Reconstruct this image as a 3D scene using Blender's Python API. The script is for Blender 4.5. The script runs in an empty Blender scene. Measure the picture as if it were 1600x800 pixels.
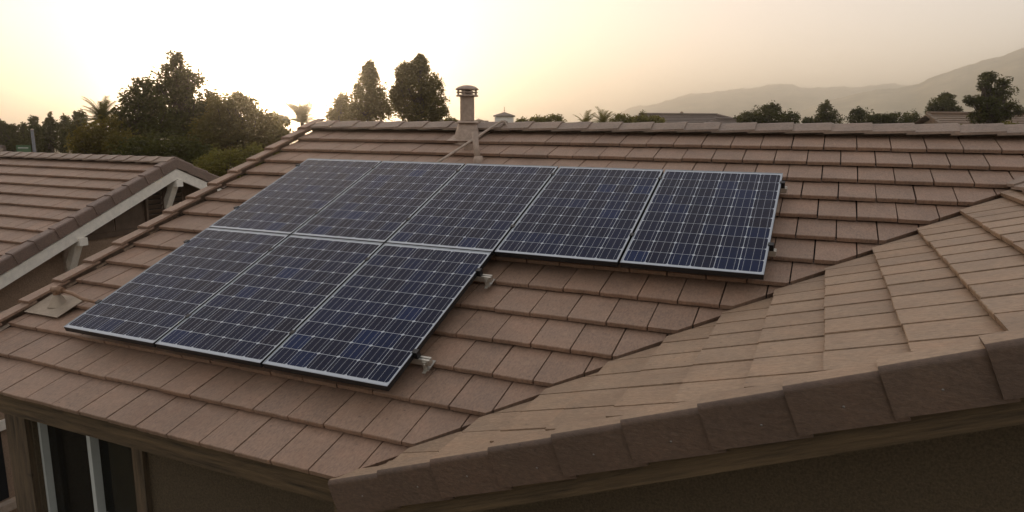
import bpy, bmesh, math, random
import numpy as np
from mathutils import Matrix, Vector

random.seed(7)
rng = np.random.default_rng(11)
S = bpy.context.scene
COL = S.collection
R = math.radians
Z0 = 6.6                      # height of the reference level (top edge of the panel field) above the ground

# ------------------------------------------------------------------ camera
cam_d = bpy.data.cameras.new('camera')
cam = bpy.data.objects.new('camera', cam_d)
COL.objects.link(cam)
CAMX, CAMD, CAMF = Vector((.9139, .4059, .0068)), Vector((.0808, -.1652, -.9829)), Vector((-.3978, .8989, -.1838))
CAMX.normalize(); CAMF = (CAMF - CAMX * CAMX.dot(CAMF)).normalized(); CAMD = CAMF.cross(CAMX)
CLOC = Vector((5.3435, -6.3432, .3778 + Z0))
FPX = 1087.1
cam.matrix_world = Matrix(((CAMX.x, -CAMD.x, -CAMF.x, CLOC.x), (CAMX.y, -CAMD.y, -CAMF.y, CLOC.y), (CAMX.z, -CAMD.z, -CAMF.z, CLOC.z), (0, 0, 0, 1)))
cam_d.sensor_width = 36; cam_d.lens = 36 * FPX / 1600
cam_d.clip_start = .1; cam_d.clip_end = 30000
S.camera = cam

def ray(px, py):
    return CAMX * ((px - 800) / FPX) + CAMD * ((py - 400) / FPX) + CAMF
def at(px, py, depth):        # point seen at a photo pixel, so many metres ahead
    return CLOC + ray(px, py) * depth

# ------------------------------------------------------------------ sky, sun, exposure
SUN_DIR = ray(438, 92).normalized()
SUN_EL = math.asin(SUN_DIR.z)
SUN_AZ = math.atan2(SUN_DIR.x, SUN_DIR.y)
w = bpy.data.worlds.new('World'); S.world = w; w.use_nodes = True
nt = w.node_tree
sky = nt.nodes.new('ShaderNodeTexSky'); sky.sky_type = 'NISHITA'; sky.sun_disc = False
sky.sun_elevation = SUN_EL; sky.sun_rotation = SUN_AZ
sky.altitude = 0; sky.air_density = 1.0; sky.dust_density = 6.0; sky.ozone_density = 1.0
gm = nt.nodes.new('ShaderNodeGamma'); gm.inputs['Gamma'].default_value = .3      # hazy evening: the dome is evener than clear air
hs = nt.nodes.new('ShaderNodeHueSaturation'); hs.inputs['Saturation'].default_value = .85
wt = nt.nodes.new('ShaderNodeMix'); wt.data_type = 'RGBA'; wt.blend_type = 'MULTIPLY'; wt.inputs['Factor'].default_value = 1; wt.inputs['B'].default_value = (1.08, .96, .90, 1)   # warm evening air
nt.links.new(sky.outputs[0], gm.inputs['Color']); nt.links.new(gm.outputs[0], wt.inputs['A']); nt.links.new(wt.outputs['Result'], hs.inputs['Color'])
nt.links.new(hs.outputs[0], nt.nodes['Background'].inputs[0])
nt.nodes['Background'].inputs[1].default_value = .15
sun_d = bpy.data.lights.new('sun', 'SUN'); sun_d.energy = .22; sun_d.angle = R(.5); sun_d.color = (1, .74, .48)
sun = bpy.data.objects.new('sun', sun_d); COL.objects.link(sun)
sun.rotation_euler = SUN_DIR.to_track_quat('Z', 'Y').to_euler(); sun.location = (0, 0, 60)
S.view_settings.view_transform = 'Standard'; S.view_settings.look = 'None'
S.view_settings.gamma = 1; S.view_settings.use_curve_mapping = False
S.view_settings.exposure = 2.1
S.render.engine = 'CYCLES'
S.cycles.use_denoising = True
S.cycles.max_bounces = 8; S.cycles.diffuse_bounces = 3; S.cycles.glossy_bounces = 3
S.cycles.transparent_max_bounces = 16; S.cycles.volume_bounces = 5
S.cycles.caustics_reflective = False; S.cycles.caustics_refractive = False
S.cycles.sample_clamp_indirect = 6

# ------------------------------------------------------------------ object helpers
WM = {}
def place(o, parent, world):
    WM[o.name] = world
    if parent is not None:
        o.parent = parent
        o.matrix_parent_inverse = WM[parent.name].inverted()
    o.matrix_basis = world
    return o
def tag(o, label=None, cat=None, group=None, kind=None):
    for k, v in (('label', label), ('category', cat), ('group', group), ('kind', kind)):
        if v: o[k] = v
    return o
def empty(name, loc, label, cat, group=None):
    o = bpy.data.objects.new(name, None); COL.objects.link(o); o.empty_display_size = .2
    place(o, None, Matrix.Translation(loc))
    return tag(o, label, cat, group)
def link(name, mesh, mat=None, parent=None, world=None):
    o = bpy.data.objects.new(name, mesh); COL.objects.link(o)
    if mat is not None and not mesh.materials:
        for m in (mat if isinstance(mat, (list, tuple)) else (mat,)): mesh.materials.append(m)
    return place(o, parent, world if world is not None else Matrix())
class MB:
    """collects shapes; build() links them as one mesh object"""
    def __init__(s): s.v = []; s.f = []; s.m = []; s.sm = []
    def add(s, vs, fs, mi=0, smooth=False):
        b = len(s.v); s.v += [tuple(p) for p in vs]
        for f in fs: s.f.append(tuple(i + b for i in f)); s.m.append(mi); s.sm.append(smooth)
        return s
    def box(s, lo, hi, mi=0, M=None):
        (a, b, c), (d, e, f) = lo, hi
        vs = [Vector(p) for p in ((a,b,c),(d,b,c),(d,e,c),(a,e,c),(a,b,f),(d,b,f),(d,e,f),(a,e,f))]
        if M is not None: vs = [M @ p for p in vs]
        return s.add(vs, [(0,3,2,1),(4,5,6,7),(0,1,5,4),(1,2,6,5),(2,3,7,6),(3,0,4,7)], mi)
    def prism(s, top, bot, mi=0, mside=None):
        n = len(top)
        s.add(list(top) + list(bot), [tuple(range(n)), tuple(range(2*n-1, n-1, -1))], mi)
        b = len(s.v) - 2*n
        for i in range(n):
            j = (i+1) % n
            s.f.append((b+i, b+n+i, b+n+j, b+j)); s.m.append(mi if mside is None else mside); s.sm.append(False)
        return s
    def tube(s, pts, rad, seg=10, mi=0, cap=True):
        pts = [Vector(p) for p in pts]; rad = rad if isinstance(rad, (list, tuple)) else [rad]*len(pts)
        vs = []; up = None
        for i, p in enumerate(pts):
            t = (pts[min(i+1, len(pts)-1)] - pts[max(i-1, 0)]).normalized()
            if up is None: up = Vector((0,0,1)) if abs(t.z) < .9 else Vector((1,0,0))
            x = t.cross(up).normalized(); up = x.cross(t).normalized()
            for k in range(seg):
                a = 2*math.pi*k/seg; vs.append(p + (x*math.cos(a) + up*math.sin(a))*rad[i])
        fs = [(i*seg+k, i*seg+(k+1)%seg, (i+1)*seg+(k+1)%seg, (i+1)*seg+k) for i in range(len(pts)-1) for k in range(seg)]
        s.add(vs, fs, mi, True)
        if cap: b = len(s.v)-len(vs); s.f += [tuple(b+k for k in range(seg-1,-1,-1)), tuple(b+len(vs)-seg+k for k in range(seg))]; s.m += [mi]*2; s.sm += [False]*2
        return s
    def lathe(s, prof, c=(0,0,0), seg=20, mi=0):
        c = Vector(c); vs = [c + Vector((r*math.cos(2*math.pi*k/seg), r*math.sin(2*math.pi*k/seg), z)) for r, z in prof for k in range(seg)]
        return s.add(vs, [(i*seg+k, i*seg+(k+1)%seg, (i+1)*seg+(k+1)%seg, (i+1)*seg+k) for i in range(len(prof)-1) for k in range(seg)], mi, True)
    def mesh(s, name, mats):
        me = bpy.data.meshes.new(name); me.from_pydata(s.v, [], s.f)
        for m in (mats if isinstance(mats, (list, tuple)) else (mats,)): me.materials.append(m)
        me.polygons.foreach_set('material_index', s.m); me.polygons.foreach_set('use_smooth', s.sm)
        bm = bmesh.new(); bm.from_mesh(me); bmesh.ops.recalc_face_normals(bm, faces=bm.faces); bm.to_mesh(me); bm.free()
        return me
    def build(s, name, mats, parent=None, world=None, inv=False):
        me = s.mesh(name, mats)
        if world is not None and not inv: return link(name, me, None, parent, world)
        if world is not None: me.transform(world.inverted())
        return link(name, me, None, parent, world)

# ------------------------------------------------------------------ materials
class NT:
    def __init__(s, name):
        s.m = bpy.data.materials.new(name); s.m.use_nodes = True; s.t = s.m.node_tree
        s.b = s.t.nodes['Principled BSDF']; s.out = s.t.nodes['Material Output']
    def n(s, kind, **kw):
        o = s.t.nodes.new('ShaderNode' + kind)
        for k, v in kw.items():
            if k.startswith('i_'): o.inputs[k[2:].replace('_', ' ')].default_value = v
            else: setattr(o, k, v)
        return o
    def l(s, a, b): s.t.links.new(a, b)
    def mul(s, a, f): x = s.n('Math', operation='MULTIPLY'); s.l(a, x.inputs[0]); x.inputs[1].default_value = f; return x.outputs[0]
    def pos(s, scale, objc=False, island=True, rot=0.):
        src = s.n('TexCoord').outputs['Object'] if objc else s.n('NewGeometry').outputs['Position']
        if rot:
            m0 = s.n('Mapping'); m0.inputs['Rotation'].default_value = (0, rot, 0); s.l(src, m0.inputs['Vector']); src = m0.outputs[0]
        mp = s.n('Mapping'); mp.inputs['Scale'].default_value = scale; s.l(src, mp.inputs['Vector'])
        if island:
            g = s.n('NewGeometry'); m = s.n('Math', operation='MULTIPLY'); m.inputs[1].default_value = 53.
            s.l(g.outputs['Random Per Island'], m.inputs[0])
            c = s.n('CombineXYZ'); [s.l(m.outputs[0], c.inputs[i]) for i in range(3)]; s.l(c.outputs[0], mp.inputs['Location'])
        return mp.outputs[0]
    def noise(s, vec, scale=1, detail=4, rough=.6):
        x = s.n('TexNoise'); x.inputs['Scale'].default_value = scale; x.inputs['Detail'].default_value = detail; x.inputs['Roughness'].default_value = rough
        s.l(vec, x.inputs['Vector']); return x.outputs[0]
    def ramp(s, fac, stops):
        x = s.n('ValToRGB'); e = x.color_ramp.elements
        while len(e) < len(stops): e.new(.5)
        for el, (p, c) in zip(e, stops): el.position = p; el.color = (*c, 1) if len(c) == 3 else c
        s.l(fac, x.inputs[0]); return x.outputs[0]
    def mix(s, fac, a, b, mode='MIX'):
        x = s.n('Mix', data_type='RGBA', blend_type=mode)
        for sock, val in ((x.inputs['Factor'], fac), (x.inputs['A'], a), (x.inputs['B'], b)):
            if isinstance(val, (int, float)): sock.default_value = val
            elif isinstance(val, tuple): sock.default_value = (*val, 1)
            else: s.l(val, sock)
        return x.outputs['Result']
    def bump(s, h, strength=.3, dist=.01, prev=None):
        x = s.n('Bump'); x.inputs['Strength'].default_value = strength; x.inputs['Distance'].default_value = dist
        s.l(h, x.inputs['Height'])
        if prev is not None: s.l(prev, x.inputs['Normal'])
        return x.outputs[0]
    def done(s, col, rough=.7, nrm=None, **kw):
        if isinstance(col, tuple): s.b.inputs['Base Color'].default_value = (*col, 1)
        else: s.l(col, s.b.inputs['Base Color'])
        if isinstance(rough, (int, float)): s.b.inputs['Roughness'].default_value = rough
        else: s.l(rough, s.b.inputs['Roughness'])
        if nrm is not None: s.l(nrm, s.b.inputs['Normal'])
        for k, v in kw.items(): s.b.inputs[k.replace('_', ' ')].default_value = v
        return s.m

def tile_mat(name, scale, base, warm):
    t = NT(name)
    vec = t.pos(scale)
    ad = t.n('Math', operation='ADD'); t.l(t.n('NewGeometry').outputs['Random Per Island'], ad.inputs[0]); t.l(t.n('ObjectInfo').outputs['Random'], ad.inputs[1])
    fr = t.n('Math', operation='FRACT'); t.l(ad.outputs[0], fr.inputs[0]); rnd = fr.outputs[0]
    streak = t.noise(vec, 1, 6, .62)
    grain = t.noise(t.pos(tuple(26 + v*1.6 for v in scale)), 1, 6, .74)
    soft = t.noise(t.pos((6.5, 6.5, 6.5)), 1, 3, .55)
    blot = t.noise(t.pos((1.5, 1.5, 1.5), island=False), 1, 5, .65)
    k = lambda f: tuple(v*q for v, q in zip(base, f)) if isinstance(f, tuple) else tuple(v*f for v in base)
    c = t.ramp(streak, [(.25, k(.62)), (.5, base), (.78, k(1.28))])
    tone = t.ramp(rnd, [(0, k(.55)), (.18, k((.86, .82, .80))), (.4, base), (.6, warm), (.8, k(1.22)), (1, k((.74, .76, .84)))])
    c = t.mix(.68, c, tone)
    hue = t.ramp(soft, [(.3, k((.70, .78, .90))), (.5, base), (.72, k((1.35, 1.14, 1.06)))])
    c = t.mix(.40, c, hue)
    c = t.mix(.46, c, t.ramp(grain, [(.32, k(.40)), (.66, k(1.5))]))
    c = t.mix(t.mul(t.ramp(blot, [(.46, (0, 0, 0)), (.72, (1, 1, 1))]), .45), c, k((.52, .50, .50)))
    spot = t.n('TexVoronoi'); spot.inputs['Scale'].default_value = 1; t.l(t.pos((11, 11, 11)), spot.inputs['Vector'])
    c = t.mix(t.mul(t.ramp(spot.outputs['Distance'], [(.05, (1, 1, 1)), (.10, (0, 0, 0))]), .7), c, k(.45))
    pale = t.n('TexVoronoi'); pale.inputs['Scale'].default_value = 1; t.l(t.pos((7, 7, 7)), pale.inputs['Vector'])
    c = t.mix(t.mul(t.ramp(pale.outputs['Distance'], [(.06, (1, 1, 1)), (.16, (0, 0, 0))]), .35), c, k((1.35, 1.4, 1.35)))
    nr = t.bump(grain, .6, .005); nr = t.bump(streak, .45, .008, nr)
    return t.done(c, .58, nr, Specular_IOR_Level=.5)
TILE_BASE, TILE_WARM = (.300, .194, .134), (.350, .194, .124)
M_TILE = tile_mat('concrete_tile_main', (30, 3.2, 3.2), TILE_BASE, TILE_WARM)
M_TILEW = tile_mat('concrete_tile_wing', (3.2, 30, 3.2), (.340, .232, .150), (.380, .232, .138))
M_TRIM_SHADED = tile_mat('concrete_trim_shaded', (6, 6, 26), (.115, .072, .048), (.135, .072, .046))  # rake tile face: darker copy of the tile, its shade put into the colour
M_RIDGE = tile_mat('concrete_ridge_tile', (4, 20, 20), (.275, .200, .150), (.305, .200, .142))

def plain(name, col, rough=.6, metal=0, var=.12, scale=14, bump=.15, bd=.004):
    t = NT(name); n = t.noise(t.pos((scale,)*3), 1, 4, .6)
    c = t.ramp(n, [(.3, tuple(v*(1-var) for v in col)), (.7, tuple(v*(1+var) for v in col))])
    return t.done(c, rough, t.bump(n, bump, bd) if bump else None, Metallic=metal)
def stucco(name, col):
    t = NT(name); n = t.noise(t.pos((75,)*3), 1, 5, .7); b = t.noise(t.pos((1.3, 1.3, .5)), 1, 4, .6)
    c = t.ramp(n, [(.34, tuple(v*.6 for v in col)), (.66, tuple(v*1.35 for v in col))])
    c = t.mix(t.mul(b, .35), c, tuple(v*.6 for v in col))
    return t.done(c, .9, t.bump(n, .7, .012))
def timber(name, col, axis=(2.2, 34, 34), rot=0.):
    t = NT(name); vec = t.pos(axis, rot=rot)
    d = t.n('TexNoise'); d.inputs['Scale'].default_value = .8; t.l(vec, d.inputs['Vector'])
    g = t.noise(vec, 1, 7, .68)
    knot = t.n('TexVoronoi'); knot.inputs['Scale'].default_value = 1; t.l(t.pos((1.6, 7, 7), rot=rot), knot.inputs['Vector'])
    c = t.ramp(g, [(.30, tuple(v*.22 for v in col)), (.44, tuple(v*.8 for v in col)), (.70, tuple(v*1.5 for v in col))])
    c = t.mix(t.ramp(knot.outputs['Distance'], [(.04, (.8, .8, .8)), (.14, (0, 0, 0))]), c, tuple(v*.3 for v in col))
    return t.done(c, .82, t.bump(g, .9, .012))
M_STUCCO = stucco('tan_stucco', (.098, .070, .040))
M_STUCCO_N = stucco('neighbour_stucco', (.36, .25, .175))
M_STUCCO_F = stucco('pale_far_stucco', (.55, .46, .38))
M_TIMBER = timber('rough_sawn_timber', (.100, .065, .032))
M_TIMBERS = timber('rough_sawn_timber_raking', (.100, .065, .032), rot=R(22))
M_TIMBERV = timber('rough_sawn_timber_upright', (.105, .072, .042), (30, 30, 2.2))
M_WHITE = plain('aged_white_paint', (.86, .80, .71), .55, var=.1, bump=.2)
M_CREAM = plain('cream_paint', (.42, .33, .26), .6, var=.18)
M_VINYL = plain('white_vinyl', (.50, .52, .50), .4, var=.04, bump=0)
M_FELT = plain('roof_felt', (.018, .015, .013), .9)
M_STEEL = plain('weathered_steel_flue', (.40, .30, .235), .55, .25, .18, 22)
M_ALU = plain('raw_aluminium', (.56, .53, .47), .38, .75, .08, 40, .05)
M_BLACK = plain('black_anodised', (.008, .008, .009), .45, 0, .1, 30, 0)
M_LEAD = plain('grey_flashing', (.34, .27, .20), .6, .2, .2, 9)
M_COPPER = plain('weathered_conduit', (.26, .155, .095), .5, .3, .25, 20)
M_CURTAIN = plain('drab_curtain', (.060, .048, .022), .9, var=.2, scale=4)
M_DARK = plain('dark_room', (.006, .006, .007), .9, bump=0)
t = NT('window_glass')
t.done((.01, .012, .013), .05, None, Specular_IOR_Level=.5); gl = t.n('BsdfTransparent'); mx = t.n('MixShader'); mx.inputs[0].default_value = .72
t.l(t.b.outputs[0], mx.inputs[1]); t.l(gl.outputs[0], mx.inputs[2]); t.l(mx.outputs[0], t.out.inputs[0]); M_GLASS = t.m
# solar cell: dark silicon under glass
t = NT('silicon_cell'); oi = t.n('ObjectInfo')
c = t.ramp(oi.outputs['Random'], [(0, (.004, .010, .034)), (.35, (.007, .008, .022)), (.6, (.003, .012, .050)), (.85, (.008, .008, .020)), (1, (.003, .018, .078))])
ns = t.noise(t.pos((14,)*3), 1, 3, .5); c = t.mix(t.mul(ns, .5), c, (.004, .009, .034))
t.done(c, .35, None, Metallic=0.0, Specular_IOR_Level=.0, Coat_Weight=1.0, Coat_Roughness=.07, Coat_IOR=1.21); M_CELL = t.m
t = NT('silver_busbar'); t.done((.42, .45, .50), .3, None, Metallic=.3, Coat_Weight=1., Coat_Roughness=.07, Coat_IOR=1.21); M_BUS = t.m
t = NT('white_backsheet'); t.done((.46, .50, .55), .5, None, Coat_Weight=1., Coat_Roughness=.07, Coat_IOR=1.21); M_BACK = t.m
t = NT('silver_frame'); t.done((.34, .38, .42), .34, None, Metallic=.8); M_FRAME = t.m

def leaf_mat(name, dark, light, trans=.45):
    t = NT(name); rnd = t.n('NewGeometry').outputs['Random Per Island']
    big = t.noise(t.pos((.9,)*3, island=False), 1, 3, .6)
    c = t.ramp(rnd, [(0, dark), (.7, tuple((a+b)/2 for a, b in zip(dark, light))), (1, light)])
    c = t.mix(t.mul(t.ramp(big, [(.35, (0, 0, 0)), (.65, (1, 1, 1))]), .5), c, light)
    t.done(c, .6, None, Specular_IOR_Level=.25)
    tr = t.n('BsdfTranslucent'); t.l(t.mix(.55, c, (light[0]*1.9, light[1]*1.6, light[2]*.7)), tr.inputs[0]); mx = t.n('MixShader'); mx.inputs[0].default_value = trans
    t.l(t.b.outputs[0], mx.inputs[1]); t.l(tr.outputs[0], mx.inputs[2]); t.l(mx.outputs[0], t.out.inputs[0])
    return t.m
M_LEAF = leaf_mat('leaf_dark', (.022, .030, .009), (.070, .075, .018), .5)
M_LEAF2 = leaf_mat('leaf_mid', (.050, .052, .014), (.135, .115, .028), .55)  # lightened to olive-yellow; part of the sun's glow is in this colour
M_LEAF3 = leaf_mat('leaf_yellowish', (.075, .085, .018), (.16, .15, .03))
M_PALM = leaf_mat('palm_leaf', (.045, .055, .016), (.10, .10, .025), .3)
M_BARK = plain('bark', (.055, .038, .026), .9, var=.35, scale=9, bump=.6, bd=.02)

# ------------------------------------------------------------------ setting: ground and mountains
t = NT('dry_ground'); n = t.noise(t.pos((.08,)*3, island=False), 1, 8, .65)
M_GROUND = t.done(t.ramp(n, [(.3, (.085, .075, .04)), (.5, (.15, .12, .075)), (.7, (.10, .10, .045))]), .95)
mb = MB(); mb.add([(-2590, -1590, 0), (2590, -1590, 0), (2590, 2590, 0), (-2590, 2590, 0)], [(0, 1, 2, 3)])
tag(mb.build('ground', M_GROUND), kind='structure')
t = NT('paving'); n = t.noise(t.pos((3,)*3), 1, 6, .6)
M_PAVE = t.done(t.ramp(n, [(.3, (.16, .13, .10)), (.7, (.23, .19, .15))]), .9, t.bump(n, .3, .01))
mb = MB(); mb.box((-5.2, -8, .0), (-.75, 9, .06)); tag(mb.build('path', M_PAVE), kind='structure')

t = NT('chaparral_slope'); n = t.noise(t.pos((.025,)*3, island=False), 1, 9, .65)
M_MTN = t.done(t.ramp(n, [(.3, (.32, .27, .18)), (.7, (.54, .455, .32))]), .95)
def mountain(name, prof, dist, depth, seed, rough):
    """ridge profile in photo pixels at a distance, grown into a massif with spurs"""
    r_ = np.random.default_rng(seed)
    xs = np.linspace(prof[0][0], prof[-1][0], 260); ys = np.interp(xs, [p[0] for p in prof], [p[1] for p in prof])
    for k in range(1, 7): ys = ys + rough*1.9*np.abs(np.sin(xs*.010*2**k + r_.uniform(0, 6.3)))/1.5**k - rough*1.2/1.5**k
    rows = 26; V = []; F = []
    spur = r_.uniform(0, 6.3, 6)
    for j in range(rows):
        q = j/(rows-1)*2 - 1                          # -1 front foot, 0 crest, 1 back foot
        for x, y in zip(xs, ys):
            d = ray(x, 199); d = Vector((d.x, d.y, 0)).normalized()
            dd = dist + q*depth
            h = max(0, (199.5 - y)/FPX*dist*max(.3, d.dot(CAMF)))
            sp = .5 + .5*math.sin(x*.05 + spur[0] + q*2) * math.sin(x*.021 + spur[1])
            prof_h = (1-abs(q))**(1.0 + .8*sp*abs(q))
            p = CLOC + d*dd; V.append((p.x, p.y, CLOC.z*(1-abs(q)) + h*prof_h + (-3 if abs(q) == 1 else 0)))
    W_ = len(xs)
    F = [(j*W_+i, j*W_+i+1, (j+1)*W_+i+1, (j+1)*W_+i) for j in range(rows-1) for i in range(W_-1)]
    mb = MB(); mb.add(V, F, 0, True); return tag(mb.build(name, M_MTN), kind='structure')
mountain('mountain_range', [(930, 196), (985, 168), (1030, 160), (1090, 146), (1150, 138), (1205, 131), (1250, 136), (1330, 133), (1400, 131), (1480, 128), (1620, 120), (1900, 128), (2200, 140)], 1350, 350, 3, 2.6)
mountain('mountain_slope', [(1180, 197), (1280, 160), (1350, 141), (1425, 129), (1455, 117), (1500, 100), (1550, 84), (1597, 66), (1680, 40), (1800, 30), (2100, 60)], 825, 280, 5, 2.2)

# ------------------------------------------------------------------ roof frames
TH = R(22); CT, ST = math.cos(TH), math.sin(TH)
NREF = -.13
def frame(origin, ex, ey, ez):
    return Matrix(((ex.x, ey.x, ez.x, origin.x), (ex.y, ey.y, ez.y, origin.y), (ex.z, ey.z, ez.z, origin.z), (0, 0, 0, 1)))
# every roof frame: x along the courses, y up the slope, z out of the roof
FM = frame(Vector((0, 0, Z0)), Vector((1, 0, 0)), Vector((0, CT, ST)), Vector((0, -ST, CT)))
FT = FM @ Matrix.Translation((0, 0, NREF))                                          # main tile surface
WX0, WY0 = 3.03, -3.484
FW = frame(Vector((WX0, 0, Z0 - 1.548)), Vector((0, -1, 0)), Vector((CT, 0, ST)), Vector((-ST, 0, CT)))   # wing tile surface (x = -Y)
EXPO, TW, TT, LAP = .3335, .2795, .046, .085
NOSE = .014            # the butt of a tile hangs this far clear of the tile below
NOUT = (Vector((0, 0, 1)))

def clip(poly, a, b, c):       # keep a*x + b*y <= c
    out = []
    for i in range(len(poly)):
        p, q = poly[i], poly[(i+1) % len(poly)]
        dp, dq = a*p[0]+b*p[1]-c, a*q[0]+b*q[1]-c
        if dp <= 0: out.append(p)
        if dp*dq < 0: k = dp/(dp-dq); out.append((p[0]+(q[0]-p[0])*k, p[1]+(q[1]-p[1])*k))
    return out
def area(p): return abs(sum(p[i][0]*p[(i+1)%len(p)][1]-p[(i+1)%len(p)][0]*p[i][1] for i in range(len(p))))/2
def tile_solid(mb, poly, expo=EXPO, tt=TT, off=(0, 0), jn=0., M=None):
    """poly in local tile coordinates, butt edge at y = 0"""
    top = [Vector((x, y, -y*tt/expo + jn)) for x, y in poly]; bot = [p + Vector((0, 0, -tt + NOSE)) for p in top]
    if M is not None: top = [M @ p for p in top]; bot = [M @ p for p in bot]
    mb.prism(top, bot)
def wavy(wd, ln, r_):
    pts = [(-wd/2, 0)]
    for k in range(1, 6): pts.append((-wd/2 + wd*k/6, r_.uniform(-.0028, .0018)))
    pts += [(wd/2, r_.uniform(-.002, .001)), (wd/2, ln), (-wd/2, ln)]
    pts[0] = (-wd/2, r_.uniform(-.002, .001))
    return pts
rt = random.Random(5)
def tile_meshes(name, mat, k=6):
    out = []
    for i in range(k):
        mb = MB(); p = wavy(TW - .0095, EXPO + LAP, rt)
        top = []; tt = TT
        # softened butt arris
        top = [Vector((x, y + (.004 if y < .01 else 0), -y*tt/EXPO)) for x, y in p]
        mid = [Vector((x, y, -y*tt/EXPO - (.005 if y < .01 else .0))) for x, y in p]
        n = len(p); bot = [Vector((x, y, -y*tt/EXPO - tt + NOSE)) for x, y in p]
        k_ = n - 2
        V = top + mid[:k_] + bot; b2 = n; b3 = n + k_
        F = [tuple(range(n)), tuple(range(b3+n-1, b3-1, -1))]
        for a in range(k_-1): F += [(a, b2+a, b2+a+1, a+1), (b2+a, b3+a, b3+a+1, b2+a+1)]
        F += [(k_-1, b2+k_-1, b3+k_-1, b3+k_, k_), (k_, b3+k_, b3+k_+1, k_+1), (k_+1, b3+k_+1, b3, b2, 0)]
        mb.add(V, F); out.append(mb.mesh(name, mat))
    return out

def visible(p):
    d = p - CLOC; z = d.dot(CAMF)
    if z < .3: return 0
    x = 800 + FPX*d.dot(CAMX)/z; y = 400 + FPX*d.dot(CAMD)/z
    if -25 < x < 1625 and -25 < y < 825: return (FPX/z)**2
    return 0

# ------------------------------------------------------------------ the house with the panels
house = empty('tiled_house', (3.5, 2.5, 0), 'brown tiled house in the foreground carrying the solar panels and a front wing', 'house')
EAVE_V, RIDGE_V = -3.80, 1.36
LEFT_U, RIGHT_U = -.885, 7.75
PW, PGAP, PL, PGV = .992, .02, 1.587, .016
def under_panel(u, v, m):
    def ins(a0, a1, b0, b1): return a0+m < u < a1-m and b0+m < v < b1-m
    return ins(0, 5*(PW+PGAP), -PL, 0) or ins(0, 3*(PW+PGAP), -2*PL-PGV, -PL)

# roof decks
mb = MB()
def deck(poly, F, n0, n1):
    m = MB(); m.prism([F @ Vector((x, y, n1)) for x, y in poly], [F @ Vector((x, y, n0)) for x, y in poly]); return m
vtop = (WY0, ) 
def valley_u(v): return WX0 + (v*CT - NREF*ST - WY0)        # main-roof u of the valley at v
vr = (7.05 - WX0 + WY0 + NREF*ST)/CT
main_deck = deck([(-1.0, -3.74), (valley_u(-3.74) - .02, -3.74), (valley_u(-.1), -.1), (12.5, -.1), (12.5, RIDGE_V - .03), (-1.0, RIDGE_V - .03)], FT, -.125, -.088).build('main_roof', M_FELT, house)
WRX = 6.86                                                   # wing ridge
wa = (WRX - WX0)/CT
wing_deck = deck([(3.40, .06), (3.40, wa - .02), (-.33, wa - .02), (3.44, .06)][:3] + [(3.38, .06)], FW, -.125, -.09).build('wing_roof', M_FELT, house)

def lay(field, meshes, parent, F, name, cutmat):
    """field: list of (score, xc, yb, poly or None)"""
    return
cand = []; rest_m = MB(); rest_w = MB()
MT = tile_meshes('roof_tile', M_TILE); MW = tile_meshes('roof_tile', M_TILEW)
PH0 = 1.428
rows = 15
for k in range(rows):
    v0 = EAVE_V + k*EXPO
    ph = PH0 + (TW/2 if k % 2 else 0) + rt.uniform(-.006, .006)
    i0 = math.floor((LEFT_U - ph)/TW) - 1
    for i in range(i0, i0 + 40):
        u0 = ph + i*TW; u1 = u0 + TW
        if u1 < LEFT_U + .03 or u0 > RIGHT_U: continue
        ln = min(EXPO + LAP, RIDGE_V - .02 - v0)
        poly = [(u0 + .00475, v0), (u1 - .00475, v0), (u1 - .00475, v0 + ln), (u0 + .00475, v0 + ln)]
        full = True
        if u0 < LEFT_U: poly = clip(poly, -1, 0, -LEFT_U); full = False
        # valley:  u - v*CT <= WX0 - NREF*ST - WY0 - gap
        cv = WX0 - NREF*ST - WY0 - .024
        if max(p[0] - p[1]*CT for p in poly) > cv and v0 < .12:
            poly = clip(poly, 1, -CT, cv); full = False
        if ln < EXPO + LAP - 1e-4: full = False
        if len(poly) < 3 or area(poly) < .004: continue
        cx = sum(p[0] for p in poly)/len(poly)
        ctr = FT @ Vector((cx, v0 + .12, 0))
        sc = visible(ctr)*area(poly)
        if under_panel((u0+u1)/2, v0 + .05, .10) and under_panel((u0+u1)/2, v0 + EXPO, .10): sc = 0
        cand.append((sc, 'm', u0, v0, poly, full))
WPH = 3.484 - .09
WEXPO = .3236
for k in range(0, 13):
    a0 = -.02 + k*WEXPO
    ph = WPH + (TW/2 if k % 2 else 0) + rt.uniform(-.006, .006)
    for i in range(-16, 2):
        x0 = ph + (i-1)*TW; x1 = x0 + TW
        ln = min(EXPO + LAP, wa - .02 - a0)
        if ln < .1: continue
        poly = [(x0 + .00475, a0), (x1 - .00475, a0), (x1 - .00475, a0 + ln), (x0 + .00475, a0 + ln)]
        full = ln > EXPO + LAP - 1e-4
        if x1 > 3.375: poly = clip(poly, 1, 0, 3.375); full = False
        # valley: Y <= WY0 + (X - WX0) + .01 ; x = -Y ; X-WX0 = a*CT
        cv = -WY0 + .012
        if poly and max(-p[0] - p[1]*CT for p in poly) > -cv + .0: poly = clip(poly, -1, -CT, -(-WY0 - .012)); full = False
        if len(poly) < 3 or area(poly) < .003: continue
        cx = sum(p[0] for p in poly)/len(poly)
        sc = visible(FW @ Vector((cx, a0 + .12, 0)))*area(poly)
        cand.append((sc, 'w', x0, a0, poly, full))
cand.sort(key=lambda c: -c[0])
n_ind = 0
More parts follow.
